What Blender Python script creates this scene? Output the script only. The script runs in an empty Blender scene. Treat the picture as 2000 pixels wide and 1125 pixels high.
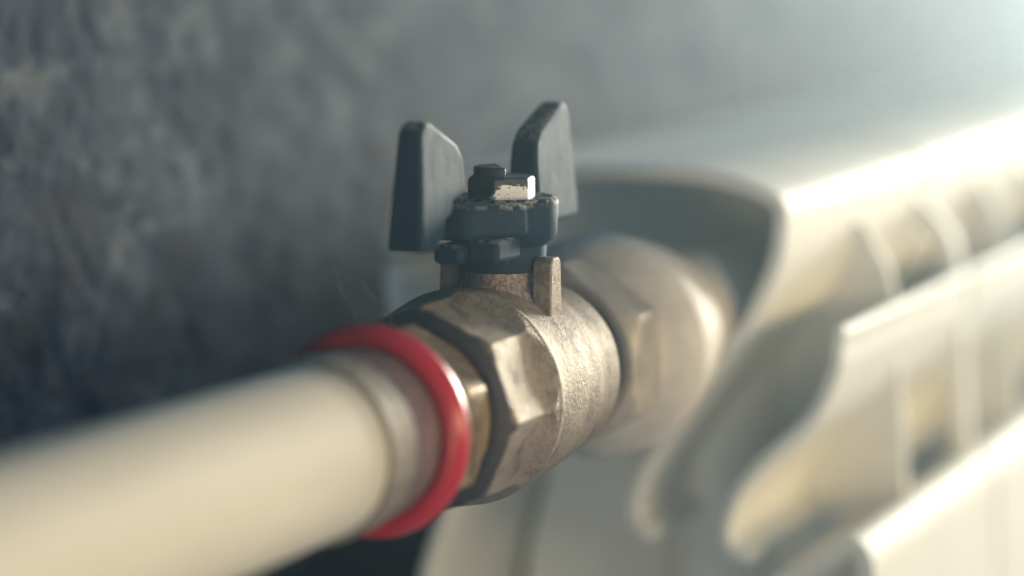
import bpy, bmesh, math, random
from mathutils import Vector, noise

# ---------------------------------------------------------------- camera, world, lamps, exposure
S = 0.001                                   # everything below is laid out in millimetres
sc = bpy.context.scene
PSI, PHI = math.radians(23.2), math.radians(7.3)
cam_d = bpy.data.cameras.new('camera'); cam = bpy.data.objects.new('camera', cam_d)
sc.collection.objects.link(cam); sc.camera = cam
cam_d.lens = 100.0; cam_d.sensor_width = 36.0
cam_d.clip_start = 0.01; cam_d.clip_end = 50
CAM = Vector((-352.7, -150.2, 61.2))
FWD = Vector((math.cos(PSI)*math.cos(PHI), math.sin(PSI)*math.cos(PHI), -math.sin(PHI)))
cam.location = CAM*S
cam.rotation_euler = FWD.to_track_quat('-Z', 'Y').to_euler()
cam_d.dof.use_dof = True
cam_d.dof.focus_distance = 0.373
cam_d.dof.aperture_fstop = 7.1
cam_d.dof.aperture_blades = 0

w = bpy.data.worlds.new('World'); sc.world = w; w.use_nodes = True
bg = w.node_tree.nodes['Background']
bg.inputs['Color'].default_value = (0.06, 0.47, 1.0, 1); bg.inputs['Strength'].default_value = 0.33

def lamp(name, loc, target, size, power, color):
    d = bpy.data.lights.new(name, 'AREA'); d.shape = 'RECTANGLE'
    d.size, d.size_y = size[0]*S, size[1]*S; d.energy = power; d.color = color
    o = bpy.data.objects.new(name, d); sc.collection.objects.link(o)
    o.location = Vector(loc)*S
    o.rotation_euler = (Vector(target)-Vector(loc)).to_track_quat('-Z', 'Y').to_euler()
    return o
lamp('window_light', (-40, -930, 68), (20, 0, 0), (1350, 200), 11.4, (1.0, 0.75, 0.42))
lamp('window_light_far', (1560, -205, 175), (300, 20, 30), (380, 240), 70, (1.0, 0.94, 0.78))
lamp('fill_light', (-620, -180, -115), (80, 0, -20), (220, 110), .85, (1.0, 0.82, 0.54))  # added unseen warm fill, low behind the camera, to brighten louvers and back panel

vs = sc.view_settings
vs.view_transform = 'Standard'; vs.look = 'None'; vs.exposure = -0.18; vs.gamma = 1.0
vs.use_curve_mapping = False
sc.cycles.use_denoising = True
sc.cycles.max_bounces = 12; sc.cycles.diffuse_bounces = 8

# ---------------------------------------------------------------- helpers
C = sc.collection
def link(name, me, mat=None, parent=None, loc=(0, 0, 0), smooth=True, angle=35):
    o = bpy.data.objects.new(name, me); C.objects.link(o)
    if mat: me.materials.append(mat)
    if smooth:
        me.shade_smooth()
        me.set_sharp_from_angle(angle=math.radians(angle))
    if parent: o.parent = parent
    o.location = Vector(loc)*S
    return o
def bm_mesh(name, bm):
    bmesh.ops.recalc_face_normals(bm, faces=bm.faces)
    bmesh.ops.scale(bm, vec=(S, S, S), verts=bm.verts)
    me = bpy.data.meshes.new(name); bm.to_mesh(me); bm.free(); return me
def empty(name, loc=(0, 0, 0)):
    o = bpy.data.objects.new(name, None); C.objects.link(o); o.location = Vector(loc)*S
    o.empty_display_size = 0.01; return o
def tag(o, label, cat, group=None):
    o['label'] = label; o['category'] = cat
    if group: o['group'] = group
def bevel(o, wdt, seg=2, ang=30):
    m = o.modifiers.new('bevel', 'BEVEL'); m.width = wdt*S; m.segments = seg
    m.limit_method = 'ANGLE'; m.angle_limit = math.radians(ang); m.harden_normals = False
    return o

def lathe_bm(prof, n=96, axis='X', rfun=None, closed=False, bm=None, center=(0, 0)):
    """prof: list of (axial, radius); rfun(axial, radius, theta) -> radius.  Axis X: theta from -y towards +z."""
    bm = bm or bmesh.new(); rings = []
    for a, r in prof:
        ring = []
        for k in range(n):
            t = 2*math.pi*k/n
            rr = rfun(a, r, t) if rfun else r
            if axis == 'X': v = (a, -rr*math.cos(t)+center[0], rr*math.sin(t)+center[1])
            else: v = (rr*math.cos(t)+center[0], rr*math.sin(t)+center[1], a)
            ring.append(bm.verts.new(v))
        rings.append(ring)
    for i in range(len(rings)-1+(1 if closed else 0)):
        A, B = rings[i], rings[(i+1) % len(rings)]
        for k in range(n):
            bm.faces.new((A[k], A[(k+1) % n], B[(k+1) % n], B[k]))
    if not closed:
        bm.faces.new(rings[0]); bm.faces.new(rings[-1][::-1])
    return bm
def prism_bm(pts, axis, a0, a1, bm=None):
    """polygon pts extruded along an axis ('X': pts are (y,z); 'Y': (x,z); 'Z': (x,y))"""
    bm = bm or bmesh.new()
    def V(p, a):
        return {'X': (a, p[0], p[1]), 'Y': (p[0], a, p[1]), 'Z': (p[0], p[1], a)}[axis]
    A = [bm.verts.new(V(p, a0)) for p in pts]; B = [bm.verts.new(V(p, a1)) for p in pts]
    n = len(pts)
    for k in range(n): bm.faces.new((A[k], A[(k+1) % n], B[(k+1) % n], B[k]))
    bm.faces.new(A[::-1]); bm.faces.new(B); return bm
def spline(pts, per=6):
    out = []
    P = [Vector(p) for p in pts]
    for i in range(len(P)-1):
        p0, p1, p2, p3 = P[max(i-1, 0)], P[i], P[i+1], P[min(i+2, len(P)-1)]
        for k in range(per):
            t = k/per
            out.append(0.5*((2*p1)+(p2-p0)*t+(2*p0-5*p1+4*p2-p3)*t*t+(3*p1-p0-3*p2+p3)*t*t*t))
    out.append(P[-1]); return out
def sheet_outline(pts, th, per=6, capseg=5):
    """closed outline of a sheet of thickness th with rounded ends, along a spline through pts (2-D)"""
    c = spline([Vector((p[0], p[1])) for p in pts], per)
    L, Rr = [], []
    for i, p in enumerate(c):
        t = (c[min(i+1, len(c)-1)]-c[max(i-1, 0)]).normalized(); nrm = Vector((-t.y, t.x))
        L.append(p+nrm*th/2); Rr.append(p-nrm*th/2)
    def cap(p, t):
        nrm = Vector((-t.y, t.x)); a = []
        for k in range(1, capseg):
            f = math.pi*k/capseg
            a.append(p+nrm*math.cos(f)*th/2+t*math.sin(f)*th/2)
        return a
    t1 = (c[-1]-c[-2]).normalized(); t0 = (c[0]-c[1]).normalized()
    return [tuple(v) for v in L+cap(c[-1], t1)+Rr[::-1]+cap(c[0], t0)]
def tube_bm(pts, r, n=6, per=6, bm=None):
    bm = bm or bmesh.new(); c = spline(pts, per); prev = None; first = None
    for i, p in enumerate(c):
        t = (c[min(i+1, len(c)-1)]-c[max(i-1, 0)]).normalized()
        u = t.orthogonal().normalized(); v = t.cross(u)
        ring = [bm.verts.new(p+(u*math.cos(2*math.pi*k/n)+v*math.sin(2*math.pi*k/n))*r) for k in range(n)]
        if prev:
            for k in range(n): bm.faces.new((prev[k], prev[(k+1) % n], ring[(k+1) % n], ring[k]))
        prev = ring
    return bm

# ---------------------------------------------------------------- materials
class NT:
    def __init__(s, name):
        s.m = bpy.data.materials.new(name); s.m.use_nodes = True
        s.t = s.m.node_tree; s.b = s.t.nodes['Principled BSDF']
        s.co = s.t.nodes.new('ShaderNodeTexCoord').outputs['Object']
    def n(s, kind, **kw):
        x = s.t.nodes.new('ShaderNode'+kind)
        for k, v in kw.items(): setattr(x, k, v)
        return x
    def l(s, a, b): s.t.links.new(a, b)
    def noise(s, scale, detail=4, rough=0.6, stretch=None, dist=0.0):
        x = s.n('TexNoise'); x.inputs['Scale'].default_value = scale
        x.inputs['Detail'].default_value = detail; x.inputs['Roughness'].default_value = rough
        x.inputs['Distortion'].default_value = dist
        if stretch:
            mp = s.n('Mapping'); mp.inputs['Scale'].default_value = stretch
            s.l(s.co, mp.inputs['Vector']); s.l(mp.outputs[0], x.inputs['Vector'])
        else: s.l(s.co, x.inputs['Vector'])
        return x.outputs['Fac']
    def ramp(s, fac, stops):
        x = s.n('ValToRGB'); e = x.color_ramp.elements
        e[0].position, e[0].color = stops[0][0], (*stops[0][1], 1)
        e[1].position, e[1].color = stops[-1][0], (*stops[-1][1], 1)
        for p, c in stops[1:-1]:
            q = e.new(p); q.color = (*c, 1)
        s.l(fac, x.inputs['Fac']); return x.outputs['Color']
    def step(s, fac, a, b):
        x = s.n('MapRange', interpolation_type='SMOOTHSTEP')
        x.inputs['From Min'].default_value = a; x.inputs['From Max'].default_value = b
        s.l(fac, x.inputs['Value']); return x.outputs['Result']
    def mix(s, fac, a, b):
        x = s.n('Mix', data_type='RGBA')
        (s.l(fac, x.inputs[0]) if not isinstance(fac, (int, float)) else setattr(x.inputs[0], 'default_value', fac))
        for sock, v in ((x.inputs[6], a), (x.inputs[7], b)):
            if isinstance(v, tuple): sock.default_value = (*v, 1)
            else: s.l(v, sock)
        return x.outputs[2]
    def math(s, op, a, b=None):
        x = s.n('Math', operation=op)
        for sock, v in zip(x.inputs, (a, b)):
            if v is None: continue
            if isinstance(v, (int, float)): sock.default_value = v
            else: s.l(v, sock)
        return x.outputs[0]
    def axis(s, which):
        x = s.n('SeparateXYZ'); s.l(s.co, x.inputs[0]); return x.outputs[which]
    def bump(s, h, dist, strength=1.0, prev=None):
        x = s.n('Bump'); x.inputs['Distance'].default_value = dist*S; x.inputs['Strength'].default_value = strength
        s.l(h, x.inputs['Height'])
        if prev is not None: s.l(prev, x.inputs['Normal'])
        return x.outputs['Normal']
    def set(s, **kw):
        names = dict(color='Base Color', rough='Roughness', metal='Metallic', normal='Normal', spec='Specular IOR Level',
                     coat='Coat Weight', coat_rough='Coat Roughness', sss='Subsurface Weight')
        for k, v in kw.items():
            i = s.b.inputs[names[k]]
            if isinstance(v, tuple): i.default_value = (*v, 1)
            elif isinstance(v, (int, float)): i.default_value = v
            else: s.l(v, i)
        return s.m

def mat_cast():
    t = NT('cast_nickel_brass')
    big = t.noise(160, 5, .6); fine = t.noise(2600, 3, .7); mid = t.noise(620, 5, .65)
    col = t.ramp(mid, [(.25, (.20, .145, .095)), (.5, (.34, .262, .18)), (.75, (.47, .38, .27))])
    stain = t.step(big, .53, .68)
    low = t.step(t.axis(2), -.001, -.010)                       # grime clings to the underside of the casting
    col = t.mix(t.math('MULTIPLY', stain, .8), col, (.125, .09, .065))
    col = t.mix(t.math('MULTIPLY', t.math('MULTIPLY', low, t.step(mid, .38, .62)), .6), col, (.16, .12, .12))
    sand = t.step(t.axis(0), -.0245, -.0215)                     # machined flats near the pipe end, sand-cast skin beyond
    wear = t.step(t.noise(210, 3, .5), .36, .62)
    grain = t.noise(2300, 3, .75)
    col = t.mix(t.math('MULTIPLY', t.math('MULTIPLY', sand, wear), t.math('MULTIPLY', t.step(grain, .56, .40), .42)), col, (.13, .095, .085))
    end_shade = t.step(t.math('ADD', t.axis(0), t.math('MULTIPLY', t.math('SUBTRACT', mid, .5), .002)), -.0318, -.0330)
    col = t.mix(t.math('MULTIPLY', end_shade, .9), col, (.035, .033, .038))      # shade on the valve's near end face, painted in as dark grime
    n1 = t.bump(fine, .12, .7); n2 = t.bump(mid, .22, .7, n1)
    rim = t.math('MULTIPLY', sand, t.math('ADD', t.math('MULTIPLY', t.step(t.axis(0), -.0165, -.0185), .7), .3))
    n3 = t.bump(t.math('MULTIPLY', grain, rim), .42, 1.0, n2)
    return t.set(color=col, metal=.36, rough=t.ramp(mid, [(.3, (.50,)*3), (.7, (.68,)*3)]), spec=.35, normal=n3)
def mat_cast_rough():
    t = NT('rough_cast_nickel_brass')
    fine = t.noise(1900, 4, .75); mid = t.noise(500, 4, .6)
    col = t.ramp(fine, [(.3, (.16, .11, .10)), (.52, (.46, .36, .30)), (.72, (.66, .56, .45))])
    return t.set(color=col, metal=.7, rough=.5, normal=t.bump(fine, .35, 1.0, t.bump(mid, .3, .6)))
def mat_brass():
    t = NT('aged_brass')
    big = t.noise(300, 5, .65); fine = t.noise(1800, 3, .6)
    col = t.ramp(big, [(.3, (.10, .06, .035)), (.5, (.32, .21, .10)), (.7, (.46, .34, .18))])
    return t.set(color=col, metal=.6, rough=t.ramp(fine, [(.3, (.44,)*3), (.7, (.62,)*3)]), normal=t.bump(fine, .12, .6))
def mat_steel():
    t = NT('press_sleeve_steel')
    f = t.noise(900, 4, .6, (0.15, 1, 1))
    return t.set(color=t.ramp(f, [(.3, (.20, .165, .12)), (.7, (.31, .26, .19))]), metal=.25, rough=.6, normal=t.bump(f, .05, .4))
def mat_red():
    t = NT('red_plastic')
    f = t.noise(700, 3, .5)
    return t.set(color=t.ramp(f, [(.3, (.47, .014, .019)), (.7, (.56, .021, .027))]), rough=.3, spec=.5, normal=t.bump(f, .04, .4))
def mat_pipe():
    t = NT('white_pipe_plastic')
    f = t.noise(120, 4, .55, (.2, 1, 1)); g = t.noise(2200, 2, .5)
    return t.set(color=t.ramp(f, [(.3, (.58, .52, .41)), (.7, (.66, .60, .48))]), rough=.7, spec=.15, normal=t.bump(g, .03, .5))
def mat_black():
    t = NT('black_handle_paint')
    f = t.noise(900, 4, .65); g = t.noise(240, 4, .6); s = t.noise(1500, 2, .5, (1, 1, .12))
    geo = t.n('NewGeometry'); sep = t.n('SeparateXYZ'); t.l(geo.outputs['Normal'], sep.inputs[0])
    up = t.step(sep.outputs[2], .35, .9)
    dust = t.math('MULTIPLY', up, t.step(f, .42, .56))
    base = t.ramp(g, [(.3, (.004, .020, .038)), (.7, (.008, .026, .046))])
    speck = t.step(t.noise(3200, 2, .4), .70, .76)
    col = t.mix(t.math('MULTIPLY', dust, .75), base, (.34, .27, .18))
    col = t.mix(t.math('MULTIPLY', speck, .35), col, (.40, .36, .28))
    hubx = t.math('MULTIPLY', t.step(t.axis(0), -.0182, -.0172), t.step(t.axis(0), .0014, .0004))
    rim = t.math('MULTIPLY', hubx, t.math('MULTIPLY', t.step(t.axis(2), .0242, .0252), t.step(f, .50, .55)))
    col = t.mix(t.math('MULTIPLY', rim, .85), col, (.42, .36, .27))
    rough = t.ramp(s, [(.3, (.58,)*3), (.7, (.68,)*3)])
    return t.set(color=col, rough=rough, spec=.16, normal=t.bump(g, .08, .4, t.bump(f, .08, .6)))
def mat_nut():
    t = NT('chipped_black_nut_paint')
    f = t.noise(900, 5, .7); g = t.noise(420, 4, .6)
    # chip in the paint on one flat, ragged at its edge (object space, mm measured from the nut's foot)
    px = t.math('SUBTRACT', t.axis(1), -.0029); pz = t.math('SUBTRACT', t.axis(2), .0015)
    d = t.math('ADD', t.math('POWER', t.math('DIVIDE', px, .0023), 2.0), t.math('POWER', t.math('DIVIDE', pz, .0015), 2.0))
    d = t.math('ADD', d, t.math('MULTIPLY', t.math('SUBTRACT', f, .5), 3.6))
    chip = t.math('MULTIPLY', t.step(d, 1.0, .93), t.math('SUBTRACT', 1.0, t.step(t.noise(2600, 1, .4), .68, .72)))
    base = t.ramp(g, [(.35, (.008, .022, .036)), (.7, (.045, .040, .040))])
    col = t.mix(chip, base, (.80, .78, .72))
    return t.set(color=col, rough=t.ramp(f, [(.3, (.35,)*3), (.7, (.6,)*3)]), spec=.5, normal=t.bump(f, .14, .8))
def mat_radiator():
    t = NT('cream_white_enamel')
    f = t.noise(60, 3, .5); g = t.noise(900, 2, .5)
    return t.set(color=t.ramp(f, [(.3, (.75, .71, .60)), (.7, (.79, .75, .65))]), rough=.62, spec=.3, normal=t.bump(g, .03, .4))
def mat_bushing():
    t = NT('painted_bushing')
    f = t.noise(200, 4, .6); g = t.noise(1500, 3, .6)
    return t.set(color=t.ramp(f, [(.3, (.52, .45, .36)), (.7, (.66, .58, .47))]), metal=.1, rough=.68, spec=.3, normal=t.bump(g, .06, .5))
def mat_hex():
    t = NT('dull_nickel_hex')
    f = t.noise(260, 4, .6); g = t.noise(1500, 3, .6)
    return t.set(color=t.ramp(f, [(.3, (.36, .29, .21)), (.7, (.52, .44, .34))]), metal=.25, rough=.55, normal=t.bump(g, .08, .5))
def mat_gap_shade():  # near-black colour that paints shade into the gap behind the valve
    t = NT('gap_shade_dark'); f = t.noise(900, 3, .5)
    return t.set(color=t.ramp(f, [(.3, (.008, .010, .014)), (.7, (.020, .022, .026))]), rough=.6)
def mat_wall():
    t = NT('rough_grey_plaster')
    a = t.noise(110, 7, .66, (.5, 1, 1), .5); b = t.noise(900, 5, .75, (.6, 1, 1)); c = t.noise(30, 5, .6, (.5, 1, 1))
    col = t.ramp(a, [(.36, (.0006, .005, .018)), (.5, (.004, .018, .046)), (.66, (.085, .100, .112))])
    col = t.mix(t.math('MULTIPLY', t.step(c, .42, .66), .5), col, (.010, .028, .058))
    return t.set(color=col, rough=.85, spec=.25, normal=t.bump(b, .3, .6))
def mat_umber():
    t = NT('brown_stained_collar'); f = t.noise(400, 4, .6)
    return t.set(color=t.ramp(f, [(.3, (.15, .085, .075)), (.7, (.27, .17, .14))]), metal=.3, rough=.5)
def mat_lint():
    t = NT('grey_lint'); f = t.noise(500, 2, .5)
    return t.set(color=t.ramp(f, [(.3, (.10, .11, .12)), (.7, (.22, .20, .18))]), rough=.8)
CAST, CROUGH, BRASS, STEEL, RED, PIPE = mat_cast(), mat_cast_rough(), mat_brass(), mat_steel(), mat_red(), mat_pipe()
BLACK, NUT, RAD, BUSH, GAP_SHADE, WALL, LINT, UMBER, HEXM = mat_black(), mat_nut(), mat_radiator(), mat_bushing(), mat_gap_shade(), mat_wall(), mat_lint(), mat_umber(), mat_hex()

# ---------------------------------------------------------------- the wall behind (real relief near the valve)
def build_wall():
    bm = bmesh.new()
    Y0 = 75.0
    xs = [-800, -300, -120]; x = -90.0
    while x < 360: xs.append(x); x += 1.1 if x < 120 else 2.2
    xs += [420, 600, 1000, 1500, 1900]
    zs = [-600, -200, -110]; z = -70.0
    while z < 75: zs.append(z); z += 1.1
    zs += [110, 220, 650]
    def h(x, z):
        p = Vector((x*.026, z*.05, 0)); q = Vector((x*.085+.03*z, z*.15, 3.7)); k = Vector((x*.26, z*.44, 1.3))
        v = noise.fractal(p, .9, 2.1, 5)*.55 + noise.fractal(q, .8, 2.2, 4)*.26 + noise.fractal(k, .7, 2.1, 3)*.16
        r = abs(noise.noise(Vector((x*.05+z*.05, z*.07, 9.1))))
        return v - max(0, .12-r)*1.5
    inner = lambda x, z: -90 <= x < 360 and -70 <= z < 75
    g = [[bm.verts.new((x, Y0-(h(x, z) if inner(x, z) else 0), z)) for z in zs] for x in xs]
    for i in range(len(xs)-1):
        for j in range(len(zs)-1):
            bm.faces.new((g[i][j], g[i+1][j], g[i+1][j+1], g[i][j+1]))
    me = bm_mesh('wall', bm)
    o = link('wall', me, WALL, smooth=True, angle=80); o['kind'] = 'structure'
    return o
build_wall()

# ---------------------------------------------------------------- the radiator: sections of cast fins round a waterway
PITCH = 80.0; X0 = 60.0; NSEC = 8; WEB = 40.0
TOP = [(48.4, 9), (47.2, 15.5), (42.5, 19.6), (31, 21.9), (15, 22.5), (0, 22.7), (-8, 21.9), (-14.2, 20.2), (-17.0, 18.4), (-17.4, 15.4),
       (-16.4, 9), (-12.2, -.4), (-9.7, -3.2), (-4, -11), (1.6, -19.4), (4.6, -24.2), (6.2, -28.2), (6.6, -31.0), (5.8, -33.3), (3.9, -34.6)]
LOUVER = [(-27.0, -.8), (-26.6, -3), (-26.2, -6.9), (-22.8, -14.2), (-15.4, -21.2), (-10.9, -26.8), (-9.0, -32), (-9.1, -34.8), (-10.6, -36.5), (-12.4, -36.8)]
BACK = [(48.6, 5.5), (48.2, 0), (45, -14), (40.2, -26), (38.8, -32), (40.4, -37.5), (43, -46), (44.6, -60), (45, -120), (45, -260)]
FRONT = [(-18, -40.2), (-22.5, -38.6), (-27, -35.2), (-29.4, -33.6), (-31.3, -35), (-32, -42), (-32.4, -80), (-32.6, -260)]
def build_radiator():
    root = empty('radiator', (X0, 8, -260))
    tag(root, 'cream white sectional radiator with curved air fins, filling the right side', 'radiator')
    me = {}
    def sheet(key, pts, th):
        m = bm_mesh(key, prism_bm(sheet_outline(pts, th), 'X', 1.0, PITCH-1.0)); m.materials.append(RAD)
        m.shade_smooth(); m.set_sharp_from_angle(angle=math.radians(40)); me[key] = m
    sheet('top_fin', TOP, 2.4); sheet('louver', LOUVER, 2.2); sheet('back_panel', BACK, 2.2); sheet('front_panel', FRONT, 2.6)
    web = [(-15.6, 15.2), (-20.6, 11.0), (-24.2, 4.4), (-25.6, -1.5), (-26.8, -18.6), (-27.9, -32.3), (-28.5, -42), (-29, -260), (43, -260), (42, -60), (40, -46), (37, -35),
           (37, -28), (42, -14), (46, 0), (46.4, 9), (45, 15), (41, 18.2), (31, 20.2), (15, 20.9), (0, 21.1), (-8, 20.2), (-13, 18.5)]
    m = bm_mesh('web', prism_bm(web, 'X', WEB-1.1, WEB+1.1)); m.materials.append(RAD); me['web'] = m
    fr = [tuple(p) for p in spline([Vector(p) for p in [(-15.6, 15.2), (-20.6, 11.0), (-24.6, 6), (-26.4, -3), (-27.4, -18.6), (-28.3, -32.3), (-28.8, -60)]], 5)]
    ri = fr + [(-25.8, -60), (-25.3, -30), (-23.6, -3), (-21.5, 5), (-18, 9.5), (-13.6, 13)]
    m = bm_mesh('joint_rib', prism_bm(ri, 'X', PITCH-1.9, PITCH+1.9)); m.materials.append(RAD); me['joint_rib'] = m
    # waterway: collector tube crossing the section and the oval riser below it
    bm = lathe_bm([(1.5, 9), (1.8, 9.8), (3, 10), (PITCH-3, 10), (PITCH-1.8, 9.8), (PITCH-1.5, 9)], 48, 'X')
    ov = [(WEB+15*math.cos(a), 4+10*math.sin(a)) for a in [2*math.pi*k/32 for k in range(32)]]
    prism_bm(ov, 'Z', -258, -6, bm)
    m = bm_mesh('section', bm); m.materials.append(RAD); m.shade_smooth(); m.set_sharp_from_angle(angle=math.radians(40)); me['section'] = m
    for i in range(NSEC):
        s = bpy.data.objects.new('section', me['section']); C.objects.link(s); s.parent = root
        s.location = Vector((i*PITCH, -8, 260))*S
        for key in ('top_fin', 'louver', 'back_panel', 'front_panel', 'web', 'joint_rib'):
            if key == 'joint_rib' and i == NSEC-1: continue
            o = bpy.data.objects.new(key, me[key]); C.objects.link(o); o.parent = s
            bevel(o, .55 if key != 'web' else .7, 3, 50)
    return root
build_radiator()

# ---------------------------------------------------------------- bushing screwed into the radiator
def ngon_r(sides, apo, phase):
    def f(t):
        seg = 2*math.pi/sides
        d = (t-phase) % seg - seg/2
        return apo/math.cos(d)
    return f
def build_bushing():
    root = empty('radiator_bushing', (12, 0, 0))
    tag(root, 'beige metal bushing with hex collar between ball valve and radiator', 'bushing')
    hx = ngon_r(6, 12.1, math.radians(30))
    def rf(a, r, t): return min(r, hx(t))
    bm = lathe_bm([(1, 10.5), (1, 11.4), (1.3, 12.0), (2.4, 13.4), (3.0, 13.9), (9.4, 13.9), (10, 13.6), (11.4, 12.4), (11.6, 12)], 144, 'X', rf)
    bevel(link('hex_collar', bm_mesh('hex_collar', bm), HEXM, root, angle=25), .25, 2, 25)
    bm = lathe_bm([(11.2, 11.5), (12.2, 12.6), (13.2, 14.2), (14.4, 15.7), (16.5, 16.4), (20, 16.4), (23, 15.9), (24.4, 15.3), (25.4, 15.1), (28, 14.9), (32, 14.1), (36, 12.9), (39, 11.8), (41, 10.4), (50, 9.8)], 96, 'X')
    link('flange', bm_mesh('flange', bm), BUSH, root, angle=40)
    bm = lathe_bm([(-5.5, 9.3), (-5.5, 10.4), (-3, 9.9), (1.2, 10.4), (1.2, 9.3)], 64, 'X')
    link('gap_shade_ring', bm_mesh('gap_shade_ring', bm), GAP_SHADE, root)  # added dark ring, the shade between valve and hex collar put into its colour
build_bushing()

# ---------------------------------------------------------------- ball valve
SX, SY = -7.9, -0.9; WX = -9.5                                  # stem position along the pipe
def build_valve():
    root = empty('ball_valve', (SX, 0, -13.6))
    tag(root, 'nickel plated brass ball valve with black butterfly handle, in sharp focus', 'valve')
    off = Vector((-SX, 0, 13.6))
    def place(o): o.location = off*S; return o
    PH = -2*math.pi/176
    def octr(ap, t):
        seg = math.pi/4; d = (t-PH) % seg - seg/2
        return ap/math.cos(d)
    prof = []
    def add(a, r): prof.append((a, r))
    for a, r in [(-34.0, 9.8), (-34.0, 11.6), (-33.8, 12.0), (-33.0, 12.9), (-32.2, 13.6), (-31.5, 14.2)]: add(a, r)
    a = -31.0
    while a < -19.4: add(a, 14.2); a += .5
    for q in [(-19.4, 14.25), (-19.0, 14.3), (-18.6, 14.25), (-18.2, 14.05), (-17.7, 13.85), (-17, 13.75)]: add(*q)
    for q in [(-14, 13.75), (-11, 13.7), (-8.4, 13.65), (-7.9, 13.6), (-7.5, 13.3), (-7, 13.2), (-4, 13.2), (-1.8, 13.15), (-1.4, 13.05), (-1.1, 12.8), (-.6, 12.72),
              (2, 12.7), (4.5, 12.65), (6.2, 12.4), (7.0, 12.0), (7.4, 11.4), (7.4, 9.2)]: add(*q)
    def ap(a):
        b = 12.68
        if a > -24.5: b += ((a+24.5)/5.2)**2*1.55
        return b
    def rf(a, r, t):
        if a < -18.0: r2 = min(r, octr(ap(a), t))
        else: r2 = r
        n = noise.noise(Vector((a*.35, math.cos(t)*4, math.sin(t)*4)))
        return r2*(1+.0035*n) if a > -23 else r2
    bm = lathe_bm(prof, 8*22, 'X', rf)
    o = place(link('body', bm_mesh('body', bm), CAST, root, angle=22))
    bevel(o, .22, 2, 20)
    # neck that carries the stem
    prof = [(6, 8.2), (9.5, 7.6), (11.6, 6.9), (12.8, 6.1), (13.6, 5.6), (14.6, 5.35), (18.2, 5.3), (18.4, 4)]
    bm = lathe_bm(prof, 64, 'Z', center=(SX, SY)); place(link('neck', bm_mesh('neck', bm), CROUGH, root))
    # the two stop lugs on either side of the neck
    for s in (-1, 1):
        y0, y1 = (-9.3, -6.6) if s < 0 else (3.8, 6.8)
        pts = [(SX-3.4, 7.5), (SX+1.2, 7.5), (SX+.6, 13), (SX+.4, 16.9), (SX-.2, 17.7), (SX-2.2, 17.7), (SX-2.9, 16.9), (SX-3.1, 13)]
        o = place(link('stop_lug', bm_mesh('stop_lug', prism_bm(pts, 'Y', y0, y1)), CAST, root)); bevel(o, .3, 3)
    # handle: hub with two wings, straps and stop tabs
    hub = lathe_bm([(15.6, 4.2), (15.6, 5.6), (15.9, 5.9), (19.0, 6.0), (19.3, 6.3), (19.8, 7.0), (20.4, 7.4), (24.4, 7.6), (25.0, 7.55), (25.35, 7.2), (25.45, 6.7), (25.1, 6.2), (25.0, 3.5)],
                    72, 'Z', center=(SX, SY))
    h = place(link('handle', bm_mesh('handle', hub), BLACK, root, angle=40))
    for s in (-1, 1):
        # outline in the pipe's plane, tapered across its thickness
        out = [(21.2, 20.4) if s < 0 else (11.8, 20.4), (25.8, 20.6), (25.9, 22), (24.4, 35.2), (23.7, 36.3), (22.4, 36.8), (21.0, 36.5), (13.6, 33.4), (12.2, 31.8), (11.8, 29.6)]
        if s < 0: out += [(11.8, 26.8), (15.6, 26.2), (16.4, 24.5), (18.3, 24.0), (18.9, 21.9), (20.6, 21.4)]
        bm = bmesh.new(); A, B = [], []
        for d, z in out:
            half = 2.6-(z-20.5)*.066
            A.append(bm.verts.new((WX+s*d, .35-half, z))); B.append(bm.verts.new((WX+s*d, .35+half, z)))
        n = len(out)
        for k in range(n): bm.faces.new((A[k], A[(k+1) % n], B[(k+1) % n], B[k]))
        bm.faces.new(A); bm.faces.new(B[::-1])
        o = link('wing', bm_mesh('wing', bm), BLACK, h, angle=50); bevel(o, 1.1, 5, 25)
        if s < 0: pl, z0, z1 = [(-22.4, 2.7), (-22.4, -2.2), (-15.5, -7.3), (-9, -7), (-9, 2.7)], 20.7, 25.2
        else: pl, z0, z1 = [(-6, 2.8), (-6, -2.1), (3.2, -2.1), (3.2, 2.8)], 20.7, 25.0
        o = link('strap', bm_mesh('strap', prism_bm(pl, 'Z', z0, z1)), BLACK, h); bevel(o, 1.0, 4)
    for (x0, x1, y0, y1, z0, z1) in [(-21.8, -14.0, -6.4, -1.9, 17.9, 21.0), (-24.0, -16.5, -2.2, 1.8, 17.9, 20.4)]:
        o = link('stop_tab', bm_mesh('stop_tab', prism_bm([(x0, y0), (x1, y0), (x1, y1), (x0, y1)], 'Z', z0, z1)), BLACK, h); bevel(o, .75, 4)
    # stem nut with the slotted stem end above it
    hx = ngon_r(6, 4.05, math.radians(11.25))
    bm = lathe_bm([(0, 3.5), (0, 4.5), (.2, 4.7), (3.4, 4.7), (3.8, 4.45), (4.0, 4.0), (4.0, 3.2)], 96, 'Z', lambda a, r, t: min(r, hx(t)))
    o = link('stem_nut', bm_mesh('stem_nut', bm), NUT, root, angle=30); o.location = (off+Vector((SX, SY, 24.1)))*S
    bevel(o, .25, 2, 25); nut = o
    pts = []
    for k in range(25):
        a = math.radians(-90+180*k/24)
        pts.append((-3.9*math.cos(a)*.95, 3.9*math.sin(a)))
    # flat of the half-round stem end looks to the room side
    ang = math.radians(58)
    rp = [(p[0]*math.cos(ang)+p[1]*math.sin(ang), -p[0]*math.sin(ang)+p[1]*math.cos(ang)) for p in pts]
    o = link('stem_end', bm_mesh('stem_end', prism_bm(rp, 'Z', 3.9, 5.3)), NUT, nut, angle=40); bevel(o, .3, 3)
build_valve()

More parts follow.
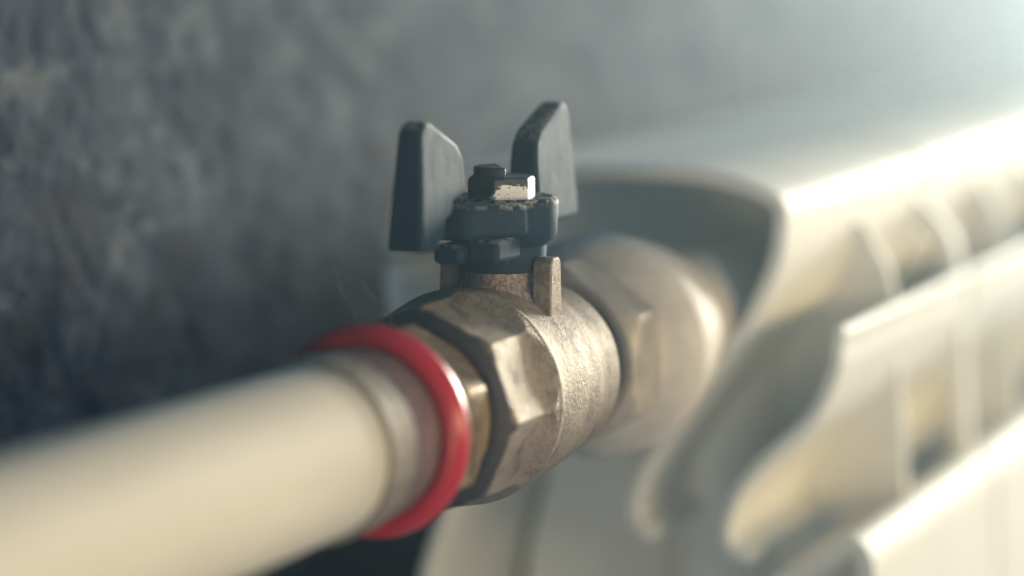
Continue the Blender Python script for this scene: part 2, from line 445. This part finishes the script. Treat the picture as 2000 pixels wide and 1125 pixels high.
# ---------------------------------------------------------------- press fitting and pipe
def build_fitting():
    root = empty('press_fitting', (-47, 0, 0))
    tag(root, 'brass and steel press fitting with red ring joining pipe to valve', 'fitting')
    hx = ngon_r(6, 10.7, math.radians(22.5))
    bm = lathe_bm([(3.2, 9), (3.2, 10.6), (4.2, 11.5), (5, 12.2), (10.2, 12.2), (11.2, 11.6), (12.2, 10.8), (14, 10.6)], 144, 'X', lambda a, r, t: min(r, hx(t)))
    o = link('brass_hex', bm_mesh('brass_hex', bm), BRASS, root, angle=25); bevel(o, .3, 2, 25)
    bm = lathe_bm([(-15.4, 10.2), (-15.4, 10.9), (-15.0, 11.15), (-14.5, 11.15), (-13.9, 10.95), (-13.2, 11.05), (-10.0, 11.1), (-9.0, 11.0), (-8.4, 10.6), (-8.4, 10)], 96, 'X')
    link('sleeve', bm_mesh('sleeve', bm), STEEL, root, angle=50)
    bm = lathe_bm([(-8.8, 9.8), (-8.8, 10.7), (-7.2, 10.85), (-3.0, 10.8), (-1.5, 10.5), (3.4, 10.5), (3.4, 9.8)], 96, 'X')
    link('inner_collar', bm_mesh('inner_collar', bm), UMBER, root, angle=50)
    prof = [(1.2, 10.75), (-.6, 10.75), (-.9, 10.95)]
    for k in range(15):
        a = math.radians(215-18*k)
        prof.append((.5+2.1*math.cos(a), 11.6+1.7*math.sin(a)))
    bm = lathe_bm(prof, 96, 'X', closed=True)
    link('red_ring', bm_mesh('red_ring', bm), RED, root, angle=60)
build_fitting()
def build_pipe():
    bm = lathe_bm([(-520, 10.3), (-300, 10.3), (-100, 10.3), (0, 10.3), (.2, 10.1)], 96, 'X')
    o = link('pipe', bm_mesh('pipe', bm), PIPE, loc=(-61.4, 0, 0), angle=40)
    tag(o, 'thick off white plastic pipe entering from the lower left', 'pipe')
build_pipe()

# ---------------------------------------------------------------- lint caught on the fitting
def lint(pts, r, label):
    base = Vector(pts[0]); bm = tube_bm([Vector(p)-base for p in pts], r, 5, 6)
    o = link('lint_fibre', bm_mesh('lint_fibre', bm), LINT, loc=base)
    tag(o, label, 'fibre', 'lint fibres caught on the fitting')

lint([(-36, 1.3, 11.5), (-36, 3.9, 14.4), (-36, 6, 16.6), (-36, 7.8, 17.3), (-36, 9.1, 17.4), (-36, 9.9, 18.8)], .07, 'long grey lint fibre curling up above the red ring')
lint([(-36, 6.4, 9.5), (-36, 7.1, 13.6), (-36, 8.7, 15.1), (-36, 9.1, 17.1), (-36, 10.1, 18.6)], .06, 'fine grey lint fibre left of the longest curl above the red ring')
lint([(-36, 3.0, 11.2), (-36, 3.9, 13.8), (-36, 6.4, 14.9), (-36, 8.2, 15.5)], .06, 'short grey lint fibre branching low above the red ring')
lint([(-34.5, -5.5, -10.5), (-36, -7.9, -9.6), (-36, -9.7, -10.0), (-36, -12.1, -8.9)], .05, 'pale lint fibre hanging under the octagonal end of the valve')

# ---------------------------------------------------------------- the hazy, back-lit air
def build_haze():
    bm = bmesh.new(); bmesh.ops.create_cube(bm, size=1.0)
    bmesh.ops.scale(bm, vec=(2900, 1700, 1400), verts=bm.verts)
    o = link('haze', bm_mesh('haze', bm), None, loc=(600, -700, 30), smooth=False)
    m = bpy.data.materials.new('haze_air'); m.use_nodes = True; nt = m.node_tree
    for n in list(nt.nodes):
        if n.type != 'OUTPUT_MATERIAL': nt.nodes.remove(n)
    v = nt.nodes.new('ShaderNodeVolumePrincipled')
    v.inputs['Color'].default_value = (.52, .80, 1.0, 1); v.inputs['Density'].default_value = .155
    v.inputs['Anisotropy'].default_value = .87
    nt.links.new(v.outputs[0], [n for n in nt.nodes if n.type == 'OUTPUT_MATERIAL'][0].inputs['Volume'])
    o.data.materials.append(m); o['kind'] = 'stuff'; o['label'] = 'pale haze in the air, brightest towards the upper right'
    o.display_type = 'WIRE'
build_haze()
